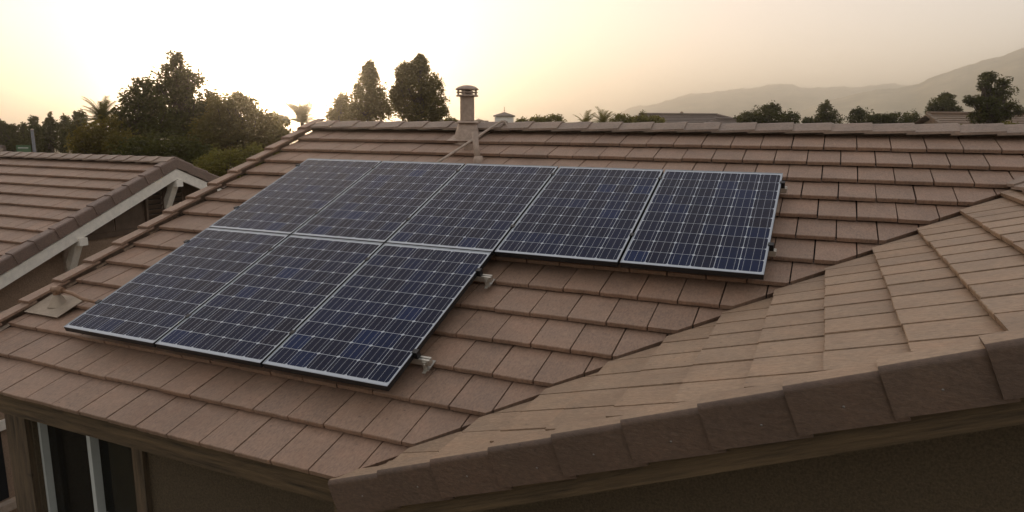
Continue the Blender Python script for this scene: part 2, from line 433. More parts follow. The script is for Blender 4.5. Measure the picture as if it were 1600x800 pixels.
for sc, fld, x0, y0, poly, full in cand:
    F = FT if fld == 'm' else FW; par = main_deck if fld == 'm' else wing_deck
    jit = Matrix.Translation((rt.uniform(-.001, .001), rt.uniform(-.004, .004), rt.uniform(-.002, .002))) @ Matrix.Rotation(R(rt.gauss(0, .20)), 4, 'Z') @ Matrix.Rotation(R(rt.gauss(0, .18) if fld == 'm' else rt.gauss(-1.05, .12)), 4, 'Y')
    if n_ind < 315 and sc > 0:
        n_ind += 1
        if full:
            link('roof_tile', rt.choice(MT if fld == 'm' else MW), None, par, F @ Matrix.Translation((x0 + TW/2, y0, 0)) @ jit)
        else:
            mb = MB(); tile_solid(mb, [(p[0] - x0 - TW/2, p[1] - y0) for p in poly])
            mb.build('roof_tile', M_TILE if fld == 'm' else M_TILEW, par, F @ Matrix.Translation((x0 + TW/2, y0, 0)))
    else:
        tile_solid(rest_m if fld == 'm' else rest_w, [(p[0] - x0 - TW/2, p[1] - y0) for p in poly], M=F @ Matrix.Translation((x0 + TW/2, y0, 0)) @ jit)
tag(rest_m.build('more_roof_tiles', M_TILE, main_deck), kind='stuff')
if rest_w.v: tag(rest_w.build('more_roof_tiles', M_TILEW, wing_deck), kind='stuff')

# valley metal
mb = MB()
pa, pb = Vector((WX0 + .17, WY0 + .17, Z0 - 1.562 - .075 + .2*math.tan(TH))), Vector((7.0, WY0 + 3.97, Z0 - 1.562 - .075 + 3.97*math.tan(TH)))
sv = Vector((1, -1, 0)).normalized()
mb.add([pa - sv*.16 + Vector((0, 0, .036)), pa, pa + sv*.16 + Vector((0, 0, .036)), pb - sv*.16 + Vector((0, 0, .036)), pb, pb + sv*.16 + Vector((0, 0, .036))], [(0, 1, 4, 3), (1, 2, 5, 4)])
mb.build('valley_flashing', plain('weathered_valley_metal', (.075, .055, .045), .6, .2, .3, 6), house)

# rake (verge) tile: an L over the roof edge; local x out of the roof edge, y up the slope, z out of the roof
def rake_mesh(name, mat, ln, flange, drop, tt=.022, lift=.020, dx=0., step=.012):
    r_ = .026
    def prof(out, up):
        o = out; u = up
        P = [(-flange, u)]
        for k in range(7):
            a = math.pi/2*(1 - k/6); P.append((o - r_ + r_*math.cos(a), u - r_ + r_*math.sin(a)))
        P += [(o + dx, u - drop), (o - tt + dx, u - drop), (o - tt, u - tt), (-flange, u - tt)]
        return P
    A, B = prof(step, lift), prof(0, 0); n = len(A)
    V = [Vector((x, 0, z)) for x, z in A] + [Vector((x, ln, z)) for x, z in B]
    F = [tuple(range(n)), tuple(range(2*n-1, n-1, -1))] + [(i, n+i, n+(i+1) % n, (i+1) % n) for i in range(n)]
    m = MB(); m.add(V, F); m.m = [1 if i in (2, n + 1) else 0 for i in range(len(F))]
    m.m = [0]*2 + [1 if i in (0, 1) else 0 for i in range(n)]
    return m.mesh(name, mat if isinstance(mat, list) else [mat, mat])
# wing front edge: roof edge at x = 3.44 (-Y); out = +x
WM_ = rake_mesh('rake_tile', [M_TRIM_SHADED, M_TILEW], .40, .112, .205, lift=.024, step=.02)  # front face in the painted-shade copy, flange in the plain wing tile
M_NAIL = plain('nail_head', (.20, .18, .16), .5, .6, bump=0)
nm = MB(); nm.lathe([(0.0001, .003), (.004, .0022), (.0055, 0)], seg=8); nail_me = nm.mesh('nail', M_NAIL)
VX = .3265/CT
for k in range(13):
    a0 = -.05 + k*VX
    if a0 > wa - .1: break
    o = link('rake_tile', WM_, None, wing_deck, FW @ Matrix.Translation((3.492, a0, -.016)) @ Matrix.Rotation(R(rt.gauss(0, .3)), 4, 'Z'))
    W_ = WM[o.name] @ Matrix.Translation((.011, .20 + rt.uniform(-.03, .03), -.105 + rt.uniform(-.015, .015))) @ Matrix.Rotation(R(90), 4, 'Y')
    link('nail', nail_me, None, wing_deck, W_)
# main left edge: out = -x  (mirror by turning)
LM = rake_mesh('rake_tile', M_TILE, .40, .135, .12, lift=.034, step=.022)
for me in (LM,): 
    me.transform(Matrix.Scale(-1, 4, (1, 0, 0))); me.flip_normals()
for k in range(-1, 16):
    v0 = EAVE_V - .02 + k*EXPO - .085 + .09*(k == 0)
    if k == -1: continue
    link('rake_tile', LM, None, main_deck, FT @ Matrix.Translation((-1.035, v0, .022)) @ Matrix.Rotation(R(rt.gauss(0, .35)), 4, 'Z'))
# ridge tiles: inverted V laid along X, each butt end proud of the next
RY = RIDGE_V*CT - NREF*ST; RZ = Z0 + RIDGE_V*ST + NREF*CT
def ridge_mesh(mat, ln=.42, arm=.20, tt=.022, lift=.018, ang=TH, flip=False):
    def prof(dz):
        P = []
        for sgn in (-1, 1):
            pass
        c_, s_ = math.cos(ang), math.sin(ang)
        out = [(-arm*c_, -arm*s_ + dz), (-.03, -.03*math.tan(ang)*.8 + dz), (0, -.004 + dz), (.03, -.03*math.tan(ang)*.8 + dz), (arm*c_, -arm*s_ + dz)]
        inn = [(y, z - tt*1.05) for y, z in reversed(out)]
        return out + inn
    A, B = prof(lift), prof(0); n = len(A)
    V = [Vector((0, y, z)) for y, z in A] + [Vector((ln, y, z)) for y, z in B]
    F = [tuple(range(n)), tuple(range(2*n-1, n-1, -1))] + [(i, n+i, n+(i+1) % n, (i+1) % n) for i in range(n)]
    m = MB(); m.add(V, F); return m.mesh('ridge_tile', mat)
RM = ridge_mesh(M_RIDGE)
RM2 = ridge_mesh(M_RIDGE); RM2.transform(Matrix.Rotation(math.pi, 4, 'Z'))
for i in range(25):
    x = -.95 + i*.352
    link('ridge_tile', RM2, None, main_deck, Matrix.Translation((x + .36, RY, RZ + .030)) @ Matrix.Rotation(R(rt.gauss(0, .35)), 4, 'Z') @ Matrix.Rotation(R(rt.gauss(0, .25)), 4, 'Y'))
WRZ = Z0 - 1.548 + (WRX - WX0)*math.tan(TH)
for i in range(11):
    y = .38 - i*.352
    link('ridge_tile', RM, None, wing_deck, Matrix.Translation((WRX, y, WRZ + .028)) @ Matrix.Rotation(R(-90), 4, 'Z') @ Matrix.Rotation(math.pi, 4, 'Z') if False else Matrix.Translation((WRX, y - .36, WRZ + .028)) @ Matrix.Rotation(R(90), 4, 'Z'))
# back slope, far wing slope: plain roof sheets carrying on out of sight
mb = MB()
mb.prism([Vector((-1.0, RY - .02, RZ - .05)), Vector((12.5, RY - .02, RZ - .05)), Vector((12.5, RY + 5.2, RZ - .05 - 5.2*math.tan(TH))), Vector((-1.0, RY + 5.2, RZ - .05 - 5.2*math.tan(TH)))],
         [Vector((-1.0, RY - .02, RZ - .12)), Vector((12.5, RY - .02, RZ - .12)), Vector((12.5, RY + 5.2, RZ - .12 - 5.2*math.tan(TH))), Vector((-1.0, RY + 5.2, RZ - .12 - 5.2*math.tan(TH)))])
mb.build('rear_roof', M_RIDGE, house)
mb = MB(); zz = lambda x: WRZ - .06 - (x - WRX)*math.tan(TH)
xe = WRX + (WRX - WX0)
mb.prism([Vector((WRX, -3.4, zz(WRX))), Vector((xe, -3.4, zz(xe))), Vector((xe, -3.4 + .02, zz(xe))), Vector((WRX, .42, zz(WRX)))][:2] + [Vector((xe, -3.3, zz(xe))), Vector((WRX, .42, zz(WRX)))],
         [Vector((WRX, -3.4, zz(WRX)-.05)), Vector((xe, -3.4, zz(xe)-.05)), Vector((xe, -3.3, zz(xe)-.05)), Vector((WRX, .42, zz(WRX)-.05))])
mb.build('far_wing_slope', M_TILEW, house)

# walls
WALLY, WALLX = -3.0, -.78
EZ = Z0 - 1.555
def wall_part(name, polys, mat, par=house):
    mb = MB()
    for lo, hi in polys: mb.box(lo, hi)
    return mb.build(name, mat, par)
GZ = EZ - .10
# window opening in the front wall
WX_a, WX_b, WZ_a, WZ_b = -.48, .765, 3.25, EZ - .22
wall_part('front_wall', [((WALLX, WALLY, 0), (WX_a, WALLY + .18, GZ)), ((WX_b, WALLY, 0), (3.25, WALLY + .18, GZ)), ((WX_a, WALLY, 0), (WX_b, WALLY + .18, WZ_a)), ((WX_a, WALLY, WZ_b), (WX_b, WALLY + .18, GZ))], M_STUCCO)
mb = MB()   # wing gable wall
gx = xe - .5
mb.prism([Vector((3.25, WALLY, 0)), Vector((gx, WALLY, 0)), Vector((gx, WALLY, zz(xe) + .05)), Vector((WRX, WALLY, WRZ - .17)), Vector((3.25, WALLY, Z0 - 1.548 - .17 + .22*math.tan(TH)))],
         [Vector((3.25, WALLY + .18, 0)), Vector((gx, WALLY + .18, 0)), Vector((gx, WALLY + .18, zz(xe) + .05)), Vector((WRX, WALLY + .18, WRZ - .17)), Vector((3.25, WALLY + .18, Z0 - 1.548 - .17 + .22*math.tan(TH)))])
mb.build('gable_wall', M_STUCCO, house)
mb = MB()   # left gable end of the house
yb = RY + 4.6
mb.prism([Vector((WALLX, WALLY + .18, 0)), Vector((WALLX, yb, 0)), Vector((WALLX, yb, EZ - .2)), Vector((WALLX, RY, RZ - .17)), Vector((WALLX, WALLY + .18, EZ + .06))],
         [Vector((WALLX + .18, WALLY + .18, 0)), Vector((WALLX + .18, yb, 0)), Vector((WALLX + .18, yb, EZ - .2)), Vector((WALLX + .18, RY, RZ - .17)), Vector((WALLX + .18, WALLY + .18, EZ + .06))])
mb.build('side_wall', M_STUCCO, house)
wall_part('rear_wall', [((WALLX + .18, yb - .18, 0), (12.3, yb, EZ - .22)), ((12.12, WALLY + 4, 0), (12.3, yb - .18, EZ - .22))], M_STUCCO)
# soffit boards and fascias
mb = MB(); mb.box((-1.0, -3.415, EZ - .195), (2.98, -3.36, EZ - .052)); mb.build('fascia_board', M_TIMBER, house)
mb = MB(); mb.box((-1.0, -3.428, EZ - .052), (2.98, -3.36, EZ - .036)); mb.build('drip_strip', M_TIMBER, house)
mb = MB(); mb.box((-1.0, -3.36, EZ - .085), (2.98, WALLY, EZ - .065)); mb.build('soffit', M_TIMBER, house)
mb = MB()   # wing barge board (follows the slope)
zb = lambda x, d: Z0 - 1.548 + (x - WX0)*math.tan(TH) - d
mb.prism([Vector((WX0 - .055, -3.452, zb(WX0 - .055, .345))), Vector((WRX, -3.452, zb(WRX, .345))), Vector((WRX, -3.452, zb(WRX, .10))), Vector((WX0 - .055, -3.452, zb(WX0 - .055, .10)))],
         [Vector((WX0 - .055, -3.40, zb(WX0 - .055, .345))), Vector((WRX, -3.40, zb(WRX, .345))), Vector((WRX, -3.40, zb(WRX, .10))), Vector((WX0 - .055, -3.40, zb(WX0 - .055, .10)))])
mb.build('barge_board', M_TIMBERS, house)
mb = MB(); mb.box((WX0 - .05, -3.395, zb(WX0, .30)), (WX0 - .012, -3.02, zb(WX0, .055))); mb.build('eave_return', M_TIMBER, house)
mb = MB()
mb.prism([Vector((WX0, -3.40, zb(WX0, .15))), Vector((WRX, -3.40, zb(WRX, .15))), Vector((WRX, WALLY, zb(WRX, .15))), Vector((WX0, WALLY, zb(WX0, .15)))],
         [Vector((WX0, -3.40, zb(WX0, .17))), Vector((WRX, -3.40, zb(WRX, .17))), Vector((WRX, WALLY, zb(WRX, .17))), Vector((WX0, WALLY, zb(WX0, .17)))])
mb.build('gable_soffit', M_TIMBER, house)
mb = MB()   # main left barge board
zl = lambda v, d: FT @ Vector((0, v, d))
pts_t = [Vector((-1.01, p.y, p.z)) for p in (zl(-3.74, -.10), zl(RIDGE_V, -.10))]; 
mb.prism([pts_t[0], pts_t[1], pts_t[1] - Vector((0, 0, .18)), pts_t[0] - Vector((0, 0, .18))], [p + Vector((.045, 0, 0)) for p in (pts_t[0], pts_t[1], pts_t[1] - Vector((0, 0, .18)), pts_t[0] - Vector((0, 0, .18)))])
mb.build('barge_board', M_TIMBER, house)
# window with timber trim
win = wall_part('window', [((WX_a, WALLY + .10, WZ_a), (WX_b, WALLY + .12, WZ_b))], M_GLASS)
def sub(name, boxes, mat, par):
    mb = MB()
    for lo, hi in boxes: mb.box(lo, hi)
    return mb.build(name, mat, par)
xm = .165
sub('frame', [((WX_a, WALLY + .04, WZ_a), (WX_a + .028, WALLY + .099, WZ_b)), ((WX_b - .055, WALLY + .04, WZ_a), (WX_b, WALLY + .099, WZ_b)), ((WX_a + .055, WALLY + .04, WZ_b - .05), (WX_b - .055, WALLY + .099, WZ_b)), ((WX_a + .055, WALLY + .04, WZ_a), (WX_b - .055, WALLY + .099, WZ_a + .06))], M_VINYL, win)
sub('mullion', [((xm - .021, WALLY + .03, WZ_a + .06), (xm + .021, WALLY + .099, WZ_b - .05))], M_VINYL, win)
sub('sash_rail', [((xm + .033, WALLY + .05, WZ_b - 1.02), (WX_b - .055, WALLY + .099, WZ_b - .985))], M_VINYL, win)
sub('curtain', [((xm + .04, WALLY + .16, WZ_a), (WX_b + .1, WALLY + .17, WZ_b))], M_CURTAIN, win)
sub('dark_interior', [((WX_a - .5, WALLY + .75, WZ_a - .3), (WX_b + .5, WALLY + .77, WZ_b + .1))], M_DARK, win)
for x0, w0 in ((WX_a - .285, .265), (WX_b + .0, .115)):
    sub('window_trim', [((x0, WALLY - .045, WZ_a - .1), (x0 + w0, WALLY - .002, EZ - .19))], M_TIMBERV, house)
sub('window_trim', [((WX_a - .005, WALLY - .04, WZ_b - .02), (WX_b - .001, WALLY - .002, EZ - .19))], M_TIMBER, house)

# ------------------------------------------------------------------ solar panels
cm = MB(); CWD, CHT, CC = .1562, .1482, .0105
x, y = CWD/2, CHT/2
cm.prism([Vector(p + (.0006,)) for p in ((-x+CC, -y), (x-CC, -y), (x, -y+CC), (x, y-CC), (x-CC, y), (-x+CC, y), (-x, y-CC), (-x, -y+CC))],
         [Vector(p + (0,)) for p in ((-x+CC, -y), (x-CC, -y), (x, -y+CC), (x, y-CC), (x-CC, y), (-x+CC, y), (-x, y-CC), (-x, -y+CC))])
for q in (-.333, 0, .333):
    bx = q*CWD; cm.add([(bx - .0010, -y, .0009), (bx + .0010, -y, .0009), (bx + .0010, y, .0009), (bx - .0010, y, .0009)], [(0, 1, 2, 3)], 1)
CELL = cm.mesh('solar_cell', [M_CELL, M_BUS])
fm = MB(); FL = .0065
for (lo, hi) in (((0, 0), (PW, FL)), ((0, PL - FL), (PW, PL)), ((0, FL), (FL, PL - FL)), ((PW - FL, FL), (PW, PL - FL))):
    fm.box((lo[0], lo[1], -.0015), (hi[0], hi[1], 0), 0)
e_ = .0012
for (lo, hi) in (((e_, e_), (PW - e_, .006)), ((e_, PL - .006), (PW - e_, PL - e_)), ((e_, .006), (.006, PL - .006)), ((PW - .006, .006), (PW - e_, PL - .006))):
    fm.box((lo[0], lo[1], -.042), (hi[0], hi[1], -.0016), 1)
FRAME = fm.mesh('frame', [M_FRAME, M_BLACK])
bmh = MB(); bmh.box((.0062, .0062, -.008), (PW - .0062, PL - .0062, -.0030)); BACK = bmh.mesh('backsheet', M_BACK)
names = ['leftmost', 'second from the left', 'middle', 'second from the right', 'rightmost']
def panel(col, row):
    u0 = col*(PW + PGAP); v0 = -PL if row == 0 else -2*PL - PGV
    if row == 0: lab = names[col] + ' of the five solar panels in the upper row'
    else: lab = ['left', 'middle', 'right'][col] + ' of the three solar panels in the lower row'
    Wp = FM @ Matrix.Translation((u0, v0, rt.uniform(-.001, .001)))
    o = bpy.data.objects.new('solar_panel', None); COL.objects.link(o); o.empty_display_size = .2; place(o, None, Wp)
    tag(o, lab, 'solar panel', 'solar panels on the main roof')
    link('frame', FRAME, None, o, Wp)
    b = link('backsheet', BACK, None, o, Wp)
    px, py = (PW - 2*.014)/6, (PL - 2*.030)/10
    for i in range(6):
        for j in range(10):
            link('solar_cell', CELL, None, b, Wp @ Matrix.Translation((.014 + (i + .5)*px, .030 + (j + .5)*py, -.0030)))
for c_ in range(5): panel(c_, 0)
for c_ in range(3): panel(c_, 1)
# rails with clamps and feet
def rail(v, u1, lab, ncol):
    Wr = FM @ Matrix.Translation((-.02, v, -.043))
    o = bpy.data.objects.new('mounting_rail', None); COL.objects.link(o); o.empty_display_size = .1; place(o, None, Wr)
    tag(o, lab, 'mounting rail', 'aluminium rails under the panels')
    m = MB(); L_ = u1 + .02
    m.box((0, -.02, -.045), (L_, -.005, 0)); m.box((0, .005, -.045), (L_, .02, 0)); m.box((0, -.005, -.045), (L_, .005, -.008)); m.build('rail_bar', M_ALU, o, Wr)
    for k in range(1, ncol):
        m = MB(); xx = .02 + k*(PW + PGAP) - PGAP/2; m.box((xx - .0075, -.02, 0), (xx + .0075, .02, .046)); m.box((xx - .016, -.02, .0432), (xx + .016, .02, .049)); m.build('mid_clamp', M_BLACK, o, Wr)
    for xx, s_ in ((.02, -1), (.02 + ncol*(PW + PGAP) - PGAP, 1)):
        m = MB(); m.box((min(xx + s_*.0015, xx + s_*.03), -.02, 0), (max(xx + s_*.0015, xx + s_*.03), .02, .046)); m.box((min(xx - s_*.01, xx + s_*.03), -.02, .0440), (max(xx - s_*.01, xx + s_*.03), .02, .050)); m.build('end_clamp', M_BLACK, o, Wr)
    for xx in [L_ - (.035 if ncol == 3 else .40)] + [.5 + i*1.3 for i in range(int(L_/1.3))]:
        m = MB(); m.box((xx - .015, -.030, -.075), (xx + .015, -.0205, -.012)); m.box((xx - .02, -.031, -.081), (xx + .02, .075, -.0755)); m.box((xx - .012, -.060, -.0785), (xx + .012, -.0315, -.0735))
        m.tube([(xx, -.036, -.03), (xx, -.014, -.03)], .008, 8); m.build('roof_hook', M_ALU, o, Wr)
rail(-.18, 5.088, 'topmost aluminium rail, its end sticking out beside the rightmost panel near the top', 5)
rail(-1.187, 5.088, 'second aluminium rail down, its end sticking out low beside the rightmost upper panel', 5)
rail(-1.865, 3.125, 'third aluminium rail down, its end sticking out beside the top of the lower right panel', 3)
rail(-2.85, 3.125, 'lowest aluminium rail, its end sticking out near the bottom of the lower right panel', 3)

# ------------------------------------------------------------------ roof fittings
fx, fy = 1.50, 1.02
fz = Z0 + .262
flue = empty('flue_pipe', (fx, fy, fz - .05), 'weathered steel flue pipe with louvred cap standing at the ridge', 'vent pipe')
m = MB(); m.lathe([(.175, -.10), (.165, -.06), (.135, .05), (.105, .135), (.095, .15)], (fx, fy, fz), 24); m.build('flashing_cone', M_STEEL, flue)
m = MB(); m.lathe([(.094, .148), (.135, .142), (.138, .152), (.094, .168)], (fx, fy, fz), 24); m.build('storm_collar', M_STEEL, flue)
m = MB(); m.lathe([(.083, .10), (.083, .455)], (fx, fy, fz), 24); m.build('pipe', M_STEEL, flue)
m = MB(); m.lathe([(.083, .452), (.128, .447), (.130, .462), (.075, .472), (.07, .45)], (fx, fy, fz), 24)
m.lathe([(.0001, .512), (.06, .512), (.06, .455)], (fx, fy, fz), 16)
for k in range(8):
    a = 2*math.pi*k/8 + .2; m.box((-.012, -.003, .46), (.012, .003, .53), 0, Matrix.Translation((fx + .112*math.cos(a), fy + .112*math.sin(a), fz)) @ Matrix.Rotation(a + math.pi/2, 4, 'Z'))
m.lathe([(.122, .488), (.126, .494), (.122, .500)], (fx, fy, fz), 24)
m.lathe([(.12, .520), (.135, .523), (.133, .536), (.10, .558), (.05, .573), (.0001, .578)], (fx, fy, fz), 24); m.build('rain_cap', M_STEEL, flue)
m = MB()
m.prism([FT @ Vector(p) for p in ((1.33, .84, .012), (1.70, .84, .012), (1.70, 1.16, -.005), (1.33, 1.16, -.005))], [FT @ Vector(p) for p in ((1.33, .84, .007), (1.70, .84, .007), (1.70, 1.16, -.01), (1.33, 1.16, -.01))]); m.build('base_flashing', M_STEEL, flue)

pb_ = Vector((1.955, .40, Z0 + .015))
soil = empty('vent_pipe', pb_, 'short brown plumbing vent pipe leaning below the flue', 'vent pipe')
m = MB(); m.tube([pb_ + Vector((0, 0, -.06)), pb_ + Vector((-.02, .0, .10)), pb_ + Vector((-.055, .02, .30))], [.036, .034, .032], 14); m.build('pipe', M_STEEL, soil)
m = MB(); m.lathe([(.060, -.035), (.056, .0), (.045, .04), (.037, .045)], pb_, 16); m.build('boot', M_STEEL, soil)
c0, c1 = Vector((1.60, .29, Z0 + .03)), Vector((1.845, 1.16, Z0 + .415))
con = empty('roof_conduit', c0, 'thin pale conduit running diagonally from the panels up to the ridge', 'conduit')
m = MB(); e1 = (c1 - c0).normalized()
m.tube([c0 - e1*.12, c0, c0 + (c1 - c0)*.5, c1, c1 + e1*.03 + Vector((.01, .01, .004)), c1 + e1*.05 + Vector((.035, .02, -.012)), c1 + Vector((.07, .06, -.05)), c1 + Vector((.085, .10, -.12))], .0135, 10); m.build('tube', M_CREAM, con)
m = MB(); mid = c0 + (c1 - c0)*.42
m.box((mid.x - .05, mid.y - .015, mid.z - .12), (mid.x + .05, mid.y + .015, mid.z - .013)); m.build('support_block', M_STEEL, con)
# conduit flashing beside the lower left panel
vf = empty('conduit_flashing', FT @ Vector((-.63, -2.86, 0)), 'square metal flashing with a bent copper conduit beside the lower left panel', 'roof flashing')
m = MB(); Q = FT
m.prism([Q @ Vector(p) for p in ((-.88, -2.985, .008), (-.44, -2.985, .008), (-.44, -2.70, .004), (-.88, -2.70, .004))], [Q @ Vector(p) for p in ((-.88, -2.985, .004), (-.44, -2.985, .004), (-.44, -2.70, .0), (-.88, -2.70, .0))]); m.build('base_plate', M_LEAD, vf)
m = MB(); m.lathe([(.085, 0), (.07, .02), (.045, .075), (.034, .095), (.03, .1)], FT @ Vector((-.66, -2.82, -.015)), 18); m.build('cone', M_LEAD, vf)
b_ = FT @ Vector((-.66, -2.82, 0))
m = MB(); m.tube([b_ + Vector((0, 0, .03)), b_ + Vector((0, 0, .10)), b_ + Vector((.01, 0, .122)), b_ + Vector((.035, 0, .132)), b_ + Vector((.09, 0, .130))], .027, 12); m.tube([b_ + Vector((-.035, 0, .128)), b_ + Vector((.07, 0, .131))], .031, 12); m.build('elbow', M_COPPER, vf)
m = MB(); m.tube([b_ + Vector((.06, 0, .130)), b_ + Vector((.18, .02, .11)), b_ + Vector((.30, .03, .07)), b_ + Vector((.45, .05, .055)), b_ + Vector((.95, .06, .05))], .0155, 10); m.build('conduit', M_COPPER, vf)

# ------------------------------------------------------------------ neighbouring house on the left
NX, NY, NZ, NTH = -5.0, 2.49, Z0 - .235, R(23.5)
nh = empty('neighbour_house', (NX - 4, NY, 0), 'neighbouring brown tiled house on the left with white gable trim', 'house')
nc, ns_ = math.cos(NTH), math.sin(NTH)
FN = frame(Vector((0, NY, NZ)), Vector((1, 0, 0)), Vector((0, nc, ns_)), Vector((0, -ns_, nc)))     # y = 0 at the ridge, negative downhill
NB = frame(Vector((0, NY, NZ)), Vector((-1, 0, 0)), Vector((0, -nc, ns_)), Vector((0, ns_, nc)))
XF = -15.5; DN = 4.7
m = MB()
for F, s_ in ((FN, 1), (NB, -1)):
    xs_ = sorted((s_*(NX - .12), s_*XF))
    pl = [(xs_[0], -DN + .05), (xs_[1], -DN + .05), (xs_[1], -.04), (xs_[0], -.04)]
    m.prism([F @ Vector((x, y, -.088)) for x, y in pl], [F @ Vector((x, y, -.12)) for x, y in pl])
nroof = m.build('roof', M_FELT, nh)
MN = tile_meshes('roof_tile', M_TILE, 4)
nrest = MB(); nc_ = []
for k in range(14):
    v0 = -.12 - (k + 1)*EXPO
    if v0 < -DN: break
    ph = NX - .14 - (TW/2 if k % 2 else 0)
    for i in range(37):
        xc = ph - (i + .5)*TW
        ctr = FN @ Vector((xc, v0 + .15, 0)); nc_.append((visible(ctr) if visible(ctr) else 0, xc, v0))
        nrest_b = None
nc_.sort(key=lambda c: -c[0])
full_poly = [(-TW/2 + .002, 0), (TW/2 - .002, 0), (TW/2 - .002, EXPO + LAP), (-TW/2 + .002, EXPO + LAP)]
for i, (sc, xc, v0) in enumerate(nc_):
    Wt = FN @ Matrix.Translation((xc, v0, rt.uniform(-.002, .002))) @ Matrix.Rotation(R(rt.gauss(0, .25)), 4, 'Z')
    if sc > 0 and i < 290: link('roof_tile', rt.choice(MN), None, nroof, Wt)
    else: tile_solid(nrest, full_poly, M=Wt)
for k in range(14):
    v0 = -.12 - (k + 1)*EXPO
    for i in range(37): tile_solid(nrest, full_poly, M=NB @ Matrix.Translation((-(NX - .14) + (i + .5)*TW - (TW/2 if k % 2 else 0), v0, 0)))
tag(nrest.build('more_roof_tiles', M_TILE, nroof), kind='stuff')
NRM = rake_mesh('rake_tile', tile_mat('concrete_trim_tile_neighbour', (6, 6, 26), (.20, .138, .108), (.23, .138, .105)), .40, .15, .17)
for k in range(13):
    y0 = -.40 - k*.345 + .04
    link('rake_tile', NRM, None, nroof, FN @ Matrix.Translation((NX, y0 - .005, .024)))
    if k < 6:
        me = NRM if k else NRM
        o = link('rake_tile', NRM, None, nroof, NB @ Matrix.Translation((-NX, y0 - .005, .024)) @ Matrix.Scale(-1, 4, (1, 0, 0)))
for i in range(30):
    x = NX - .02 - i*.352
    link('ridge_tile', RM2, None, nroof, Matrix.Translation((x, NY, NZ + .03)) @ Matrix.Rotation(R(rt.gauss(0, .4)), 4, 'Z'))
NWX = NX - .42
def gable_strip(name, x0, x1, d0, d1, ln, mat, par, side):
    F = FN if side > 0 else NB
    a = [F @ Vector((0, y, 0)) for y in (0, -ln)]
    P = [Vector((x0, a[0].y, a[0].z - d0)), Vector((x0, a[1].y, a[1].z - d0)), Vector((x0, a[1].y, a[1].z - d1)), Vector((x0, a[0].y, a[0].z - d1))]
    m = MB(); m.prism(P, [Vector((x1, p.y, p.z)) for p in P]); return m.build(name, mat, par)
for side in (1, -1):
    gable_strip('barge_board', NX - .055, NX - .015, .17, .345, DN - .05, M_WHITE, nh, side)
    gable_strip('soffit', NWX, NX - .056, .15, .175, DN - .05, M_CREAM, nh, side)
m = MB(); hw = (DN - .55)*nc
gz0 = NZ - .17; gz1 = NZ - .17 - (DN - .55)*ns_
m.prism([Vector((NWX, NY - hw, 0)), Vector((NWX, NY + hw, 0)), Vector((NWX, NY + hw, gz1)), Vector((NWX, NY, gz0)), Vector((NWX, NY - hw, gz1))], [Vector((NWX - .2, NY - hw, 0)), Vector((NWX - .2, NY + hw, 0)), Vector((NWX - .2, NY + hw, gz1)), Vector((NWX - .2, NY, gz0)), Vector((NWX - .2, NY - hw, gz1))])
m.build('gable_wall', M_STUCCO_N, nh)
m = MB(); m.box((XF + .4, NY - hw, 0), (NWX - .2, NY - hw + .2, gz1)); m.box((XF + .4, NY + hw - .2, 0), (NWX - .2, NY + hw, gz1)); m.box((XF + .4, NY - hw + .2, 0), (XF + .6, NY + hw - .2, gz1)); m.build('long_wall', M_STUCCO_N, nh)
# gable boarding above a band, in separate panels, and the louvred vent
M_BOARD = plain('brown_gable_board', (.125, .082, .055), .75, var=.25, scale=7)
bz = Z0 - 1.40
m = MB(); m.box((NWX, NY - 1.75, bz - .09), (NWX + .035, NY + 1.75, bz)); m.build('band_board', M_BOARD, nh)
slope = lambda y: NZ - .19 - abs(y - NY)*math.tan(NTH)
edges = [NY - 1.9, NY - 1.42, NY - .98, NY - .40, NY + .40, NY + .98, NY + 1.42, NY + 1.9]
for a, b in zip(edges[:-1], edges[1:]):
    if abs((a + b)/2 - NY) < .1: continue
    a2, b2 = a + .012, b - .012
    ya, yb_ = (max(bz + .004, slope(a2)), max(bz + .004, slope(b2)))
    m = MB(); P = [(a2, bz + .002), (b2, bz + .002), (b2, yb_), (a2, ya)]
    m.prism([Vector((NWX + .018, y, z)) for y, z in P], [Vector((NWX + .001, y, z)) for y, z in P]); m.build('gable_panel', M_BOARD, nh)
vent = MB(); vent.box((NWX + .001, NY - .385, bz + .01), (NWX + .012, NY + .385, bz + .84)); vent = vent.build('gable_vent', M_FELT, nh)
for k in range(9):
    z_ = bz + .05 + k*.085
    hwv = min(.36, (slope(NY) - z_ - .05)/math.tan(NTH))
    if hwv < .1: continue
    m = MB(); m.box((-.004, -hwv, -.045), (.004, hwv, .045), 0, Matrix.Translation((NWX + .04, NY, z_ + .03)) @ Matrix.Rotation(R(38), 4, 'Y')); m.build('louvre_slat', M_BOARD, vent)
m = MB(); m.box((NWX + .012, NY - .40, bz + .002), (NWX + .07, NY - .36, slope(NY - .4))); m.box((NWX + .012, NY + .36, bz + .002), (NWX + .07, NY + .40, slope(NY + .4))); m.box((NWX + .013, NY - .05, bz + .002), (NWX + .072, NY + .05, NZ - .5)); m.build('vent_frame', M_BOARD, vent)
def brace(y, z):   # knee brace under the gable overhang, top at z
    m = MB(); m.box((NWX, y - .065, z - .12), (NX + .02, y + .065, z)); bb = m.build('knee_brace', M_WHITE, nh)
    m = MB(); m.box((NWX + .002, y - .075, z - .56), (NWX + .05, y + .075, z - .101)); m.build('back_plate', M_CREAM, bb)
    m = MB(); p0, p1 = Vector((NWX + .06, y, z - .50)), Vector((NX - .12, y, z - .06)); d = (p1 - p0); ln = d.length; a = math.atan2(d.z, d.x)
    m.box((0, -.058, -.055), (ln, .058, .055), 0, Matrix.Translation(p0) @ Matrix.Rotation(-a, 4, 'Y')); m.build('strut', M_WHITE, bb)
    m = MB(); m.box((NWX + .05, y - .05, z - .555), (NWX + .11, y + .05, z - .50)); m.build('foot_block', M_WHITE, bb)
